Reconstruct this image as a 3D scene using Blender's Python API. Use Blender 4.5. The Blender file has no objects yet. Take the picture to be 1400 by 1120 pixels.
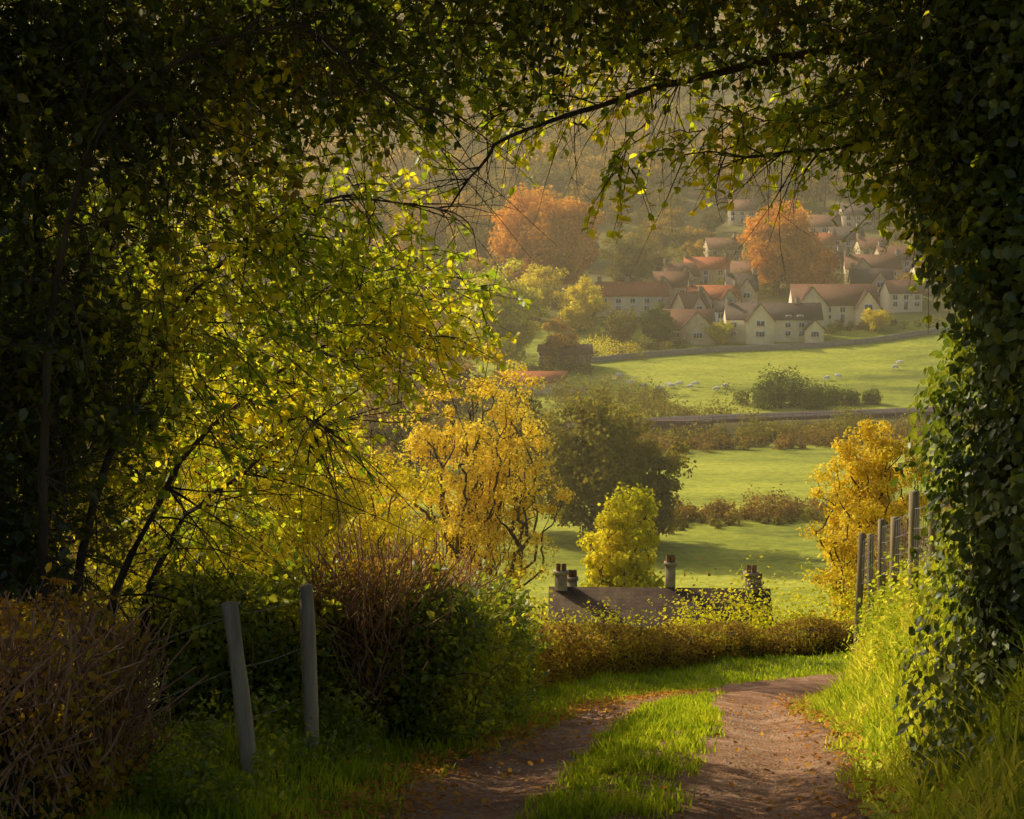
import bpy, math, random
import numpy as np
from mathutils import Vector
rng=np.random.default_rng(11)
random.seed(5)
scene=bpy.context.scene
R=math.radians
# ------------------------------------------------------------ helpers
def link(o,parent=None):
    scene.collection.objects.link(o)
    if parent is not None: o.parent=parent
    return o
def empty(name,loc=(0,0,0),rz=0):
    o=bpy.data.objects.new(name,None); o.location=loc; o.rotation_euler=(0,0,rz)
    o.empty_display_size=.3
    return link(o)
def mk(name,V,F,mat,smooth=False):
    V=np.ascontiguousarray(V,dtype=np.float32).reshape(-1,3); F=np.ascontiguousarray(F,dtype=np.int32)
    me=bpy.data.meshes.new(name)
    me.vertices.add(len(V)); me.vertices.foreach_set('co',V.ravel())
    k=F.shape[1]
    me.loops.add(F.size); me.loops.foreach_set('vertex_index',F.ravel())
    me.polygons.add(len(F)); me.polygons.foreach_set('loop_start',np.arange(0,F.size,k,dtype=np.int32))
    if smooth: me.polygons.foreach_set('use_smooth',np.ones(len(F),dtype=bool))
    me.update(calc_edges=True)
    if mat: me.materials.append(mat)
    return me
def obj(name,me,parent=None,loc=(0,0,0),rz=0,sc=1):
    o=bpy.data.objects.new(name,me); o.location=loc; o.rotation_euler=(0,0,rz)
    o.scale=(sc,sc,sc) if np.isscalar(sc) else sc
    return link(o,parent)
def nrm(v): return v/np.maximum(np.linalg.norm(v,axis=-1,keepdims=True),1e-9)
def runit(n): return nrm(rng.normal(size=(n,3)))
def merge(parts):
    Vs=[];Fs=[];o=0
    for V,F in parts:
        V=np.asarray(V).reshape(-1,3)
        Vs.append(V);Fs.append(np.asarray(F)+o);o+=len(V)
    return np.concatenate(Vs),np.concatenate(Fs)
def sstep(a,b,x):
    t=np.clip((x-a)/(b-a),0,1); return t*t*(3-2*t)
def vnoise(x,y,s=1.0,seed=0):
    r=np.random.default_rng(seed); o=0
    for i in range(6):
        a=r.uniform(0,6.28); f=s*(1.0+.55*i); p=r.uniform(0,6.28)
        o=o+np.sin((x*math.cos(a)+y*math.sin(a))*f+p)/(1+.4*i)
    return o/3.2

OV=np.array([(0,0,0),(.28,.40,.07),(.68,.36,.07),(1,0,-.04),(.68,-.36,.07),(.28,-.40,.07)])
OVF=np.array([[0,1,2,3],[0,3,4,5]])
DI=np.array([(0,0,0),(.5,.5,.08),(1,0,0),(.5,-.5,.08)]); DIF=np.array([[0,1,2,3]])
def leaf_geo(P,N,L,wr=.75,oval=True,droop=0.3,A=None):
    n=len(P); N=nrm(N)
    r=runit(n) if A is None else A
    r=r+np.array([0,0,-droop])
    A=nrm(r-(r*N).sum(1,keepdims=True)*N); B=np.cross(N,A)
    T,TF=(OV,OVF) if oval else (DI,DIF)
    L=np.broadcast_to(np.asarray(L,dtype=float),(n,))[:,None,None]
    V=P[:,None,:]+A[:,None,:]*L*T[None,:,0:1]+B[:,None,:]*L*wr*T[None,:,1:2]+N[:,None,:]*L*T[None,:,2:3]
    F=(np.arange(n)*len(T))[:,None,None]+TF[None]
    return V.reshape(-1,3),F.reshape(-1,4)
def tubes(P,Rd,s=5):
    P=np.asarray(P,dtype=float); Rd=np.asarray(Rd,dtype=float)
    k,m,_=P.shape
    T=nrm(np.gradient(P,axis=1))
    ref=np.where(np.abs(T[...,2:3])>.85,np.array([.2,1,.05]),np.array([.05,.1,1.]))
    U=nrm(np.cross(T,ref)); W=np.cross(T,U)
    a=np.arange(s)/s*2*math.pi
    V=P[:,:,None,:]+Rd[:,:,None,None]*(U[:,:,None,:]*np.cos(a)[None,None,:,None]+W[:,:,None,:]*np.sin(a)[None,None,:,None])
    i=np.arange(k)[:,None,None]*m*s; j=np.arange(m-1)[None,:,None]*s; q=np.arange(s)[None,None,:]; q2=(q+1)%s
    F=np.stack([i+j+q,i+j+q2,i+j+s+q2,i+j+s+q],-1).reshape(-1,4)
    return V.reshape(-1,3),F
def cloud(C,Rr,n,shell=.6):
    C=np.asarray(C,float);Rr=np.asarray(Rr,float)
    k=len(C); d=runit(k*n)
    rad=shell+(1-shell)*rng.random(k*n)**.5
    cc=np.repeat(C,n,0); rr=np.repeat(Rr,n,0)
    w=1+.18*np.sin(d[:,0]*5+cc[:,0]*3)+.15*np.sin(d[:,2]*7+cc[:,1]*2+d[:,1]*4)
    P=cc+d*rr*(rad*w)[:,None]
    N=nrm(d*.7+runit(k*n)*.7+np.array([0,0,.25]))
    return P,N
def smooth_path(pts,m):
    pts=np.asarray(pts,float); t=np.arange(len(pts)); tt=np.linspace(0,len(pts)-1,m)
    out=[]
    for c in range(pts.shape[1]):
        y=pts[:,c]; g=np.gradient(y) if len(y)>2 else np.diff(y).repeat(2)
        i=np.clip(tt.astype(int),0,len(pts)-2); f=tt-i
        out.append(y[i]*(2*f**3-3*f**2+1)+g[i]*(f**3-2*f**2+f)+y[i+1]*(-2*f**3+3*f**2)+g[i+1]*(f**3-f**2))
    return np.stack(out,1)

# ------------------------------------------------------------ terrain
PY=[-60,0,4,8.4,11.2,14,20,26,30,38,60,100,140,190,345,420,440,455,480,520,560,750,1000,1300,1600,2300,3500]
PZ=[3,0,-.5,-1.4,-1.95,-2.65,-4.3,-5.9,-6.8,-8.6,-15,-28,-36,-40,-40.5,-32.3,-28.5,-24.8,-20,-13,-6,27,79,160,240,300,300]
def prof(y):
    z=0
    for o,w in ((-1,.25),(0,.5),(1,.25)):
        z=z+w*np.interp(y+o*np.clip(np.abs(y)*.03,0.3,12),PY,PZ)
    return z
LC=smooth_path([(-.1,-20),(0,-6),(.1,2),(.25,5),(.52,8.4),(1.0,11.2),(1.4,14),(2.05,19),(3.3,24),(5.3,28.5),(8.5,32),(13,34.2),(20,35.6),(32,37),(60,41)],420)
LT=nrm(np.gradient(LC,axis=0))
def lane_d(x,y):
    x=np.asarray(x,float);y=np.asarray(y,float)
    sh=x.shape; X=x.ravel();Y=y.ravel(); out=np.full(X.shape,-99.)
    near=(Y<70)&(Y>-25)&(X>-40)&(X<70)
    idx=np.where(near)[0]
    for c in range(0,len(idx),20000):
        ii=idx[c:c+20000]
        dx=X[ii,None]-LC[None,:,0]; dy=Y[ii,None]-LC[None,:,1]
        d2=dx*dx+dy*dy; j=d2.argmin(1); r=np.arange(len(ii))
        s=np.sign(LT[j,1]*dx[r,j]-LT[j,0]*dy[r,j])
        out[ii]=s*np.sqrt(d2[r,j])
    out[~near]=np.where((Y[~near]<34)&(X[~near]>0),99,-99)
    return out.reshape(sh)
RAIL=np.array([(-60,262),(15,302),(90,331),(220,372)],float)
def rail_d(x,y):
    yr=np.interp(x,RAIL[:,0],RAIL[:,1]); return (y-yr)*.93
HW=1.3
def H(x,y):
    x=np.asarray(x,float);y=np.asarray(y,float)
    z=prof(y)
    d=lane_d(x,y)
    fade=1-sstep(34,50,y)
    z=z+fade*(1.35*sstep(HW+.05,HW+1.5,d)+.25*sstep(HW,HW+1.2,-d))*(np.abs(d)<90)
    bh=1.35*fade*(d>90); z=z+bh
    z=z+.12*vnoise(x,y,1.3,3)*sstep(HW,HW+1.5,np.abs(d))*(y<120)
    z=z+1.2*vnoise(x,y,.02,5)*sstep(60,200,y)*(1-sstep(250,300,y)*.6)
    z=z+14*vnoise(x,y,.006,6)*sstep(600,1100,y)
    rd=np.abs(rail_d(x,y)); z=z+np.where((y>200)&(y<420),2.6*(1-sstep(3.2,8,rd)),0)
    return z
def gz(x,y): return float(H(np.array([x]),np.array([y]))[0])

# ------------------------------------------------------------ materials
def nt(name):
    m=bpy.data.materials.new(name); m.use_nodes=True; t=m.node_tree; t.nodes.clear()
    return m,t,t.nodes,t.links
def ramp(N,cols,pos=None):
    r=N.new('ShaderNodeValToRGB'); e=r.color_ramp.elements
    pos=pos or np.linspace(0,1,len(cols))
    while len(e)<len(cols): e.new(.5)
    for i,c in enumerate(cols): e[i].position=float(pos[i]); e[i].color=(*c,1)
    return r
def noise(N,L,scale,detail=4,src=None,rough=.6):
    n=N.new('ShaderNodeTexNoise'); n.inputs['Scale'].default_value=scale; n.inputs['Detail'].default_value=detail; n.inputs['Roughness'].default_value=rough
    if src is None:
        g=N.new('ShaderNodeNewGeometry'); src=g.outputs['Position']
    L.new(src,n.inputs['Vector']); return n
def leaf_mat(name,cols,trans=.5,nscale=.8,tcol=1.6,instanced=False,gloss=False):
    m,t,N,L=nt(name)
    g=N.new('ShaderNodeNewGeometry')
    r=ramp(N,cols)
    nz=noise(N,L,nscale,1,g.outputs['Position'])
    a=N.new('ShaderNodeMath'); a.operation='MULTIPLY_ADD'; L.new(nz.outputs[0],a.inputs[0]); a.inputs[1].default_value=1.5; a.inputs[2].default_value=-.5
    b=N.new('ShaderNodeMath'); b.operation='MULTIPLY_ADD'; L.new(g.outputs['Random Per Island'],b.inputs[0]); b.inputs[1].default_value=.55; L.new(a.outputs[0],b.inputs[2])
    src=b.outputs[0]
    if instanced:
        oi=N.new('ShaderNodeObjectInfo'); c=N.new('ShaderNodeMath'); c.operation='MULTIPLY_ADD'
        L.new(oi.outputs['Random'],c.inputs[0]); c.inputs[1].default_value=.8
        c2=N.new('ShaderNodeMath'); c2.operation='MULTIPLY_ADD'; L.new(src,c2.inputs[0]); c2.inputs[1].default_value=.5; c2.inputs[2].default_value=-.15
        L.new(c2.outputs[0],c.inputs[2]); src=c.outputs[0]
    L.new(src,r.inputs[0])
    d=N.new('ShaderNodeBsdfDiffuse'); tr=N.new('ShaderNodeBsdfTranslucent')
    L.new(r.outputs[0],d.inputs[0])
    mu=N.new('ShaderNodeMix'); mu.data_type='RGBA'; mu.blend_type='MULTIPLY'; mu.inputs[0].default_value=1
    L.new(r.outputs[0],mu.inputs[6]); mu.inputs[7].default_value=(tcol*1.1,tcol,tcol*.5,1)
    L.new(mu.outputs[2],tr.inputs[0])
    x=N.new('ShaderNodeMixShader'); x.inputs[0].default_value=trans; L.new(d.outputs[0],x.inputs[1]); L.new(tr.outputs[0],x.inputs[2])
    out=x
    if gloss:
        gl=N.new('ShaderNodeBsdfGlossy'); gl.inputs['Roughness'].default_value=.42; gl.inputs['Color'].default_value=(.8,.8,.75,1)
        x2=N.new('ShaderNodeMixShader'); x2.inputs[0].default_value=.035; L.new(x.outputs[0],x2.inputs[1]); L.new(gl.outputs[0],x2.inputs[2]); out=x2
    o=N.new('ShaderNodeOutputMaterial'); L.new(out.outputs[0],o.inputs[0]); return m
def surf(name,cols,scale=3,detail=6,rough=.85,bump=.3,bscale=None,stretch=None,pos=None,bdist=.02):
    m,t,N,L=nt(name)
    tc=N.new('ShaderNodeTexCoord'); src=tc.outputs['Object']
    if stretch:
        mp=N.new('ShaderNodeMapping'); mp.inputs['Scale'].default_value=stretch; L.new(src,mp.inputs[0]); src=mp.outputs[0]
    nz=noise(N,L,scale,detail,src); r=ramp(N,cols,pos or list(np.linspace(.3,.7,len(cols)))); L.new(nz.outputs[0],r.inputs[0])
    p=N.new('ShaderNodeBsdfPrincipled'); p.inputs['Roughness'].default_value=rough; L.new(r.outputs[0],p.inputs['Base Color'])
    p.inputs['Specular IOR Level'].default_value=.25
    n2=noise(N,L,bscale or scale*3,5,src); b=N.new('ShaderNodeBump'); b.inputs['Strength'].default_value=bump; b.inputs['Distance'].default_value=bdist
    L.new(n2.outputs[0],b.inputs['Height']); L.new(b.outputs[0],p.inputs['Normal'])
    o=N.new('ShaderNodeOutputMaterial'); L.new(p.outputs[0],o.inputs[0]); return m
M={}
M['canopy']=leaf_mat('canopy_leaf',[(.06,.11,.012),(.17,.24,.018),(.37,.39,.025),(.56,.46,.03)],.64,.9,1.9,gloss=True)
M['canopy_d']=leaf_mat('shaded_canopy_leaf',[(.025,.042,.007),(.06,.085,.011),(.13,.15,.017),(.24,.18,.02)],.48,.9,1.6,gloss=True)  # darker copy of the canopy leaf, shade of the outer crown put into its colour
M['ivy']=leaf_mat('ivy_leaf',[(.03,.06,.012),(.065,.10,.016),(.14,.17,.022),(.22,.22,.025)],.45,1.2,1.9,gloss=True)
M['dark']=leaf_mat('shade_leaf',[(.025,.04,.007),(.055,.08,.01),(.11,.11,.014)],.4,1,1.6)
M['hedge_g']=leaf_mat('hedge_leaf',[(.07,.10,.015),(.19,.24,.02),(.42,.40,.03)],.54,1.5,1.8,gloss=True)
M['hedge_b']=leaf_mat('hedge_autumn_leaf',[(.13,.085,.02),(.29,.16,.03),(.38,.24,.03),(.28,.28,.03)],.42,2,1.7)
M['hedge_o']=leaf_mat('hedge_olive_leaf',[(.09,.065,.02),(.19,.12,.03),(.29,.21,.035),(.30,.31,.03)],.42,1.6,1.6)
M['yellow']=leaf_mat('yellow_leaf',[(.52,.36,.03),(.76,.57,.06),(.88,.74,.13)],.42,.35,1.1)
M['birch']=leaf_mat('birch_leaf',[(.38,.28,.02),(.64,.48,.04),(.80,.66,.09)],.42,.6,1.15)
M['ygreen']=leaf_mat('yellow_green_leaf',[(.22,.24,.015),(.44,.43,.025),(.66,.58,.05)],.5,.3,1.35)
M['gold']=leaf_mat('golden_leaf',[(.36,.32,.015),(.64,.54,.03),(.80,.68,.07)],.5,.3,1.2)
M['orange']=leaf_mat('orange_leaf',[(.40,.15,.015),(.62,.27,.025),(.76,.40,.05)],.4,.12,1.15)
M['olive']=leaf_mat('olive_leaf',[(.08,.08,.015),(.16,.145,.02),(.27,.22,.025)],.4,.2,1.5)
M['green']=leaf_mat('green_leaf',[(.04,.065,.012),(.075,.10,.015),(.14,.16,.02)],.4,.25,1.5)
M['russet']=leaf_mat('russet_leaf',[(.12,.075,.022),(.21,.13,.03),(.29,.20,.035)],.4,.4,1.5)
M['wood_far']=leaf_mat('woodland_leaf',[(.08,.08,.02),(.16,.13,.03),(.22,.16,.03),(.36,.20,.03),(.50,.34,.04)],.4,.05,1.3,True)
M['litter']=leaf_mat('fallen_leaf',[(.22,.09,.025),(.42,.18,.035),(.6,.34,.05)],.15,3,1.2)
M['grass']=leaf_mat('grass_blade',[(.10,.15,.015),(.23,.31,.02),(.42,.44,.03)],.5,1.5,1.6)
M['rough']=leaf_mat('rough_grass_blade',[(.15,.23,.02),(.32,.38,.03),(.62,.54,.10)],.52,1.2,1.4)
M['bark']=surf('bark',[(.03,.022,.014),(.07,.05,.03),(.12,.09,.05)],6,6,.9,.6,20,(1,1,.3))
M['twig']=surf('twig_bark',[(.06,.045,.028),(.14,.10,.06)],8)
M['stalk']=surf('cut_stalk',[(.2,.10,.05),(.44,.26,.13)],8)
M['core']=surf('foliage_dark_core',[(.012,.014,.005),(.04,.04,.012)],3,4,1,.8,5)  # near-black filler, the shade deep inside foliage is painted as its colour
M['post']=surf('weathered_wood',[(.2,.15,.09),(.40,.32,.21),(.52,.43,.3)],9,8,.85,.5,30,(1,1,.12))
M['post_d']=surf('backlit_dark_wood',[(.07,.055,.03),(.17,.135,.075),(.26,.21,.12)],9,8,.85,.5,30,(1,1,.12))  # post wood darkened, the backlit silhouette is put into the colour
M['wire']=surf('fence_wire',[(.15,.14,.13),(.25,.22,.2)],20,2,.5,0)
M['stone']=surf('cotswold_stone',[(.42,.31,.17),(.56,.43,.25),(.66,.53,.34)],1.2,8,.9,.4,6)
M['stone2']=surf('pale_render',[(.68,.55,.32),(.80,.67,.43)],1.0,6,.9,.2,6)
M['white']=surf('white_render',[(.75,.74,.7),(.84,.83,.79)],1.0,4,.8,.1)
M['wallst']=surf('dry_stone',[(.15,.12,.08),(.26,.21,.14),(.34,.28,.19)],2.5,8,.95,.8,5)
M['chim']=surf('weathered_stone',[(.13,.10,.06),(.23,.18,.11),(.3,.25,.16)],2.5,8,.95,.8,5)
M['frame']=surf('painted_frame',[(.72,.72,.70),(.8,.8,.78)],2,2,.5,0)
M['door']=surf('door_paint',[(.08,.1,.09),(.13,.15,.13)],2,2,.5,0)
def roofmat(name,cols):
    m,t,N,L=nt(name); tc=N.new('ShaderNodeTexCoord')
    nz=noise(N,L,1.3,8,tc.outputs['Object'],.75); r=ramp(N,cols,list(np.linspace(.32,.68,len(cols)))); L.new(nz.outputs[0],r.inputs[0])
    br=N.new('ShaderNodeTexBrick'); br.inputs['Scale'].default_value=1; br.inputs['Brick Width'].default_value=.28; br.inputs['Row Height'].default_value=.2; br.inputs['Mortar Size'].default_value=.012
    br.inputs['Color1'].default_value=(1,1,1,1); br.inputs['Color2'].default_value=(.66,.66,.66,1); br.inputs['Mortar'].default_value=(.35,.35,.35,1)
    L.new(tc.outputs['Object'],br.inputs['Vector'])
    mu=N.new('ShaderNodeMix'); mu.data_type='RGBA'; mu.blend_type='MULTIPLY'; mu.inputs[0].default_value=.6; L.new(r.outputs[0],mu.inputs[6]); L.new(br.outputs[0],mu.inputs[7])
    p=N.new('ShaderNodeBsdfPrincipled'); p.inputs['Roughness'].default_value=.9; p.inputs['Specular IOR Level'].default_value=.15; L.new(mu.outputs[2],p.inputs['Base Color'])
    o=N.new('ShaderNodeOutputMaterial'); L.new(p.outputs[0],o.inputs[0]); return m
M['roof_r']=roofmat('red_clay_tile',[(.26,.07,.03),(.38,.115,.04),(.46,.17,.06)])
M['roof_b']=roofmat('brown_tile',[(.11,.05,.03),(.17,.08,.042),(.23,.115,.06)])
M['roof_d']=roofmat('dark_tile',[(.055,.038,.03),(.09,.06,.044),(.13,.09,.065)])
M['roof_k']=roofmat('mossy_dark_tile',[(.025,.017,.012),(.05,.032,.02),(.085,.06,.03)])
m,t,N,L=nt('window_glass'); p=N.new('ShaderNodeBsdfPrincipled'); p.inputs['Base Color'].default_value=(.03,.035,.04,1); p.inputs['Roughness'].default_value=.08
o=N.new('ShaderNodeOutputMaterial'); L.new(p.outputs[0],o.inputs[0]); M['glass']=m
M['wool']=surf('sheep_wool',[(.6,.55,.45),(.78,.73,.62)],8,4,1,.5)
# ground
m,t,N,L=nt('meadow_and_earth')
at=N.new('ShaderNodeAttribute'); at.attribute_name='earth'
g=N.new('ShaderNodeNewGeometry')
mp=N.new('ShaderNodeMapping'); mp.inputs['Scale'].default_value=(.5,1.3,1); L.new(g.outputs['Position'],mp.inputs[0])
n1=noise(N,L,.03,8,mp.outputs[0],.75); r1=ramp(N,[(.15,.17,.02),(.30,.32,.03),(.44,.44,.045),(.54,.47,.09)],[.36,.46,.57,.70]); L.new(n1.outputs[0],r1.inputs[0])
n2=noise(N,L,.8,8,g.outputs['Position'],.8); r2=ramp(N,[(.42,.46,.4),(1.15,1.12,1.1)],[.3,.7]); L.new(n2.outputs[0],r2.inputs[0])
mu=N.new('ShaderNodeMix'); mu.data_type='RGBA'; mu.blend_type='MULTIPLY'; mu.inputs[0].default_value=1; L.new(r1.outputs[0],mu.inputs[6]); L.new(r2.outputs[0],mu.inputs[7])
n3=noise(N,L,4,8,g.outputs['Position']); r3=ramp(N,[(.06,.042,.02),(.13,.09,.04),(.14,.12,.04)],[.3,.5,.7]); L.new(n3.outputs[0],r3.inputs[0])
mx=N.new('ShaderNodeMix'); mx.data_type='RGBA'; L.new(at.outputs['Fac'],mx.inputs[0]); L.new(mu.outputs[2],mx.inputs[6]); L.new(r3.outputs[0],mx.inputs[7])
p=N.new('ShaderNodeBsdfPrincipled'); p.inputs['Roughness'].default_value=.95; p.inputs['Specular IOR Level'].default_value=.1; L.new(mx.outputs[2],p.inputs['Base Color'])
bp=N.new('ShaderNodeBump'); bp.inputs['Strength'].default_value=.6; bp.inputs['Distance'].default_value=.15; L.new(n2.outputs[0],bp.inputs['Height']); L.new(bp.outputs[0],p.inputs['Normal'])
o=N.new('ShaderNodeOutputMaterial'); L.new(p.outputs[0],o.inputs[0]); M['ground']=m
# lane
m,t,N,L=nt('dirt_track')
g=N.new('ShaderNodeNewGeometry')
n1=noise(N,L,1.1,9,g.outputs['Position'],.75); r1=ramp(N,[(.15,.07,.03),(.33,.175,.09),(.5,.31,.18)],[.34,.5,.64]); L.new(n1.outputs[0],r1.inputs[0])
vo=N.new('ShaderNodeTexVoronoi'); vo.inputs['Scale'].default_value=45; L.new(g.outputs['Position'],vo.inputs['Vector'])
rv=ramp(N,[(1.25,1.2,1.15),(.95,.95,.95),(.55,.5,.45)],[.1,.4,.7]); L.new(vo.outputs['Distance'],rv.inputs[0])
mu=N.new('ShaderNodeMix'); mu.data_type='RGBA'; mu.blend_type='MULTIPLY'; mu.inputs[0].default_value=.55; L.new(r1.outputs[0],mu.inputs[6]); L.new(rv.outputs[0],mu.inputs[7])
p=N.new('ShaderNodeBsdfPrincipled'); p.inputs['Roughness'].default_value=.9; p.inputs['Specular IOR Level'].default_value=.15; L.new(mu.outputs[2],p.inputs['Base Color'])
ad=N.new('ShaderNodeMath'); ad.operation='MULTIPLY_ADD'; n9=noise(N,L,7,9,g.outputs['Position'],.8); L.new(vo.outputs['Distance'],ad.inputs[0]); ad.inputs[1].default_value=-.4; L.new(n9.outputs[0],ad.inputs[2])
bp=N.new('ShaderNodeBump'); bp.inputs['Strength'].default_value=.9; bp.inputs['Distance'].default_value=.045; L.new(ad.outputs[0],bp.inputs['Height']); L.new(bp.outputs[0],p.inputs['Normal'])
o=N.new('ShaderNodeOutputMaterial'); L.new(p.outputs[0],o.inputs[0]); M['lane']=m
M['pebble']=surf('pebble',[(.18,.12,.08),(.36,.27,.19)],6,3,.9,.2)

# ------------------------------------------------------------ ground sheet
def axis(segs):
    out=[]
    for a,b,s in segs: out.append(np.arange(a,b,s))
    out.append(np.array([segs[-1][1]])); return np.concatenate(out)
xs=axis([(-2500,-400,150),(-400,-60,12),(-60,-12,2),(-12,-4,.3),(-4,8,.09),(8,16,.4),(16,60,2),(60,400,8),(400,2500,150)])
ys=axis([(-60,0,2),(0,5,.4),(5,30,.1),(30,45,.3),(45,130,1.5),(130,480,2.5),(480,900,12),(900,3600,60)])
X,Y=np.meshgrid(xs,ys); Z=H(X,Y); D=lane_d(X,Y)
Z=Z-.03*(np.abs(D)<HW+.1)-.12*(1-sstep(.95,1.25,np.abs(D)))
nx,ny=len(xs),len(ys)
ii=(np.arange(ny-1)[:,None]*nx+np.arange(nx-1)[None,:]).ravel()
F=np.stack([ii,ii+1,ii+nx+1,ii+nx],1)
me=mk('ground',np.stack([X,Y,Z],-1),F,M['ground'],True)
earth=np.zeros(X.shape)
nearm=1-sstep(22,40,Y)
earth=np.maximum(earth,nearm*sstep(HW+.9,HW+1.7,-D)*.9)
earth=np.maximum(earth,(1-sstep(6,16,np.abs(rail_d(X,Y)+3)))*(Y>200)*(Y<420)*.85)
earth=np.maximum(earth,sstep(428,450,Y+6*vnoise(X,Y,.08,4))*.75)
a=me.attributes.new('earth','FLOAT','POINT'); a.data.foreach_set('value',earth.ravel().astype(np.float32))
obj('ground',me)
# lane ribbon
sel=(LC[:,1]>-12)&(LC[:,0]<40); pc=smooth_path(LC[sel][::6],900); tn=nrm(np.gradient(pc,axis=0)); nn=np.stack([tn[:,1],-tn[:,0]],1)
w=np.linspace(-1.5,1.5,61)
lx=pc[:,None,0]+nn[:,None,0]*w[None]; ly=pc[:,None,1]+nn[:,None,1]*w[None]
wob=.14*vnoise(lx,ly,2.2,9)
lz=prof(ly)+.02-.12*sstep(1.18,1.45,np.abs(w)[None]+wob)+.05*np.exp(-(w[None]/.3)**2)-.05*np.exp(-((np.abs(w)[None]-.75+.1*vnoise(lx,ly,.8,5))/.22)**2)+.012*vnoise(lx,ly,5,4)+.007*vnoise(lx,ly,14,8)
n,mw=lx.shape; ii=(np.arange(n-1)[:,None]*mw+np.arange(mw-1)[None,:]).ravel()
obj('dirt_track',mk('dirt_track',np.stack([lx,ly,lz],-1),np.stack([ii,ii+1,ii+mw+1,ii+mw],1),M['lane'],True))

# ------------------------------------------------------------ grass
def blades(x,y,z,h,w,mat,name,lean=.35,parent=None):
    n=len(x); a=rng.random(n)*6.283; b=np.stack([np.cos(a),np.sin(a),np.zeros(n)],1)
    l=runit(n)*lean; l[:,2]=0
    base=np.stack([x,y,z],1); h=h[:,None]; w=np.broadcast_to(w,(n,))[:,None]
    up=np.array([0,0,1.])
    mid=base+up*h*.55+l*h*.35; tip=base+up*h*.92+l*h*1.1
    V=np.stack([base-b*w,base+b*w,mid+b*w*.8,mid-b*w*.8,tip+b*w*.12,tip-b*w*.12],1)
    F=(np.arange(n)*6)[:,None,None]+np.array([[0,1,2,3],[3,2,4,5]])[None]
    return obj(name,mk(name,V,F.reshape(-1,4),mat),parent)
def scatter(n,x0,x1,y0,y1,fn):
    x=rng.uniform(x0,x1,n); y=y0+(y1-y0)*rng.random(n)**1.0
    d=lane_d(x,y); k=rng.random(n)<fn(x,y,d); return x[k],y[k],d[k]
def tuft(x,y): return .45+.9*sstep(-.5,.9,vnoise(x,y,5,21)+.5*vnoise(x,y,13,22))
x,y,d=scatter(380000,-3.5,9,6,36,lambda x,y,d:np.where(d<0,sstep(1.0,1.3,-d+.22*vnoise(x,y,3.5,1))*(1-sstep(2.0,3.2,-d)),0)*(.35+.65*(y<18)))
blades(x,y,H(x,y),rng.uniform(.05,.14,len(x))*tuft(x,y),.0045+.0002*y,M['grass'],'grass_verge')
x,y,d=scatter(380000,-.3,6,6,26,lambda x,y,d:(1-sstep(.14,.44,np.abs(d+.05)+.13*vnoise(x,y,4,2)+.5*sstep(16,26,y)))*(np.abs(d)<.55))
blades(x,y,prof(y)+.03,rng.uniform(.05,.13,len(x))*(1.15-np.abs(d))*tuft(x,y),.0045+.0002*y,M['grass'],'grass_strip')
x,y,d=scatter(280000,1.8,9,6.5,34,lambda x,y,d:sstep(1.1,1.5,d+.2*vnoise(x,y,3.5,2))*(1-sstep(3.2,4.2,d))*.55)
blades(x,y,H(x,y),rng.uniform(.08,.36,len(x))*(.4+.6*sstep(1.2,2.2,d))*tuft(x,y),.006+.0002*y,M['rough'],'bank_grass',.8)
C=[];Rr=[]
for i in range(260):
    yy=rng.uniform(10,33); xx=np.interp(yy,LC[:,1],LC[:,0])+rng.uniform(1.9,3.9); 
    s=rng.uniform(.10,.40); C.append((xx,yy,gz(xx,yy)+s*.8)); Rr.append((s,s,s*1.2))
P,Nn=cloud(C,Rr,140,.25); V,F=leaf_geo(P,Nn,rng.uniform(.03,.075,len(P)),.7)
obj('bank_undergrowth',mk('bank_undergrowth',V,F,M['rough']))
x,y,d=scatter(130000,-2.5,6,6,26,lambda x,y,d:np.where(np.abs(d)<2.1,.07+.75*np.exp(-((np.abs(d)-1.3)/.28)**2),0)*(.3+.7*(d<0)))
P=np.stack([x,y,np.maximum(prof(y)+.03,H(x,y)-.0)+.02],1); V,F=leaf_geo(P,nrm(runit(len(P))*.5+[0,0,1]),rng.uniform(.025,.055,len(P)),.7,True,0)
obj('fallen_leaves',mk('fallen_leaves',V,F,M['litter']))
x,y,d=scatter(9000,-1.5,5,6,18,lambda x,y,d:(np.abs(d)<1.25)*(np.abs(d)>.3)*.8)
n=len(x); oc=np.array([(1,0,0),(0,1,0),(-1,0,0),(0,-1,0),(0,0,.7),(0,0,-.7)]); of=np.array([(0,1,4,4),(1,2,4,4),(2,3,4,4),(3,0,4,4)])
sz=rng.uniform(.004,.016,n); V=np.stack([x,y,prof(y)+.015],1)[:,None]+oc[None]*sz[:,None,None]*rng.uniform(.6,1.3,(n,6,1)); F=(np.arange(n)*6)[:,None,None]+of[None]
obj('loose_stones',mk('loose_stones',V,F.reshape(-1,4),M['pebble']))

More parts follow.
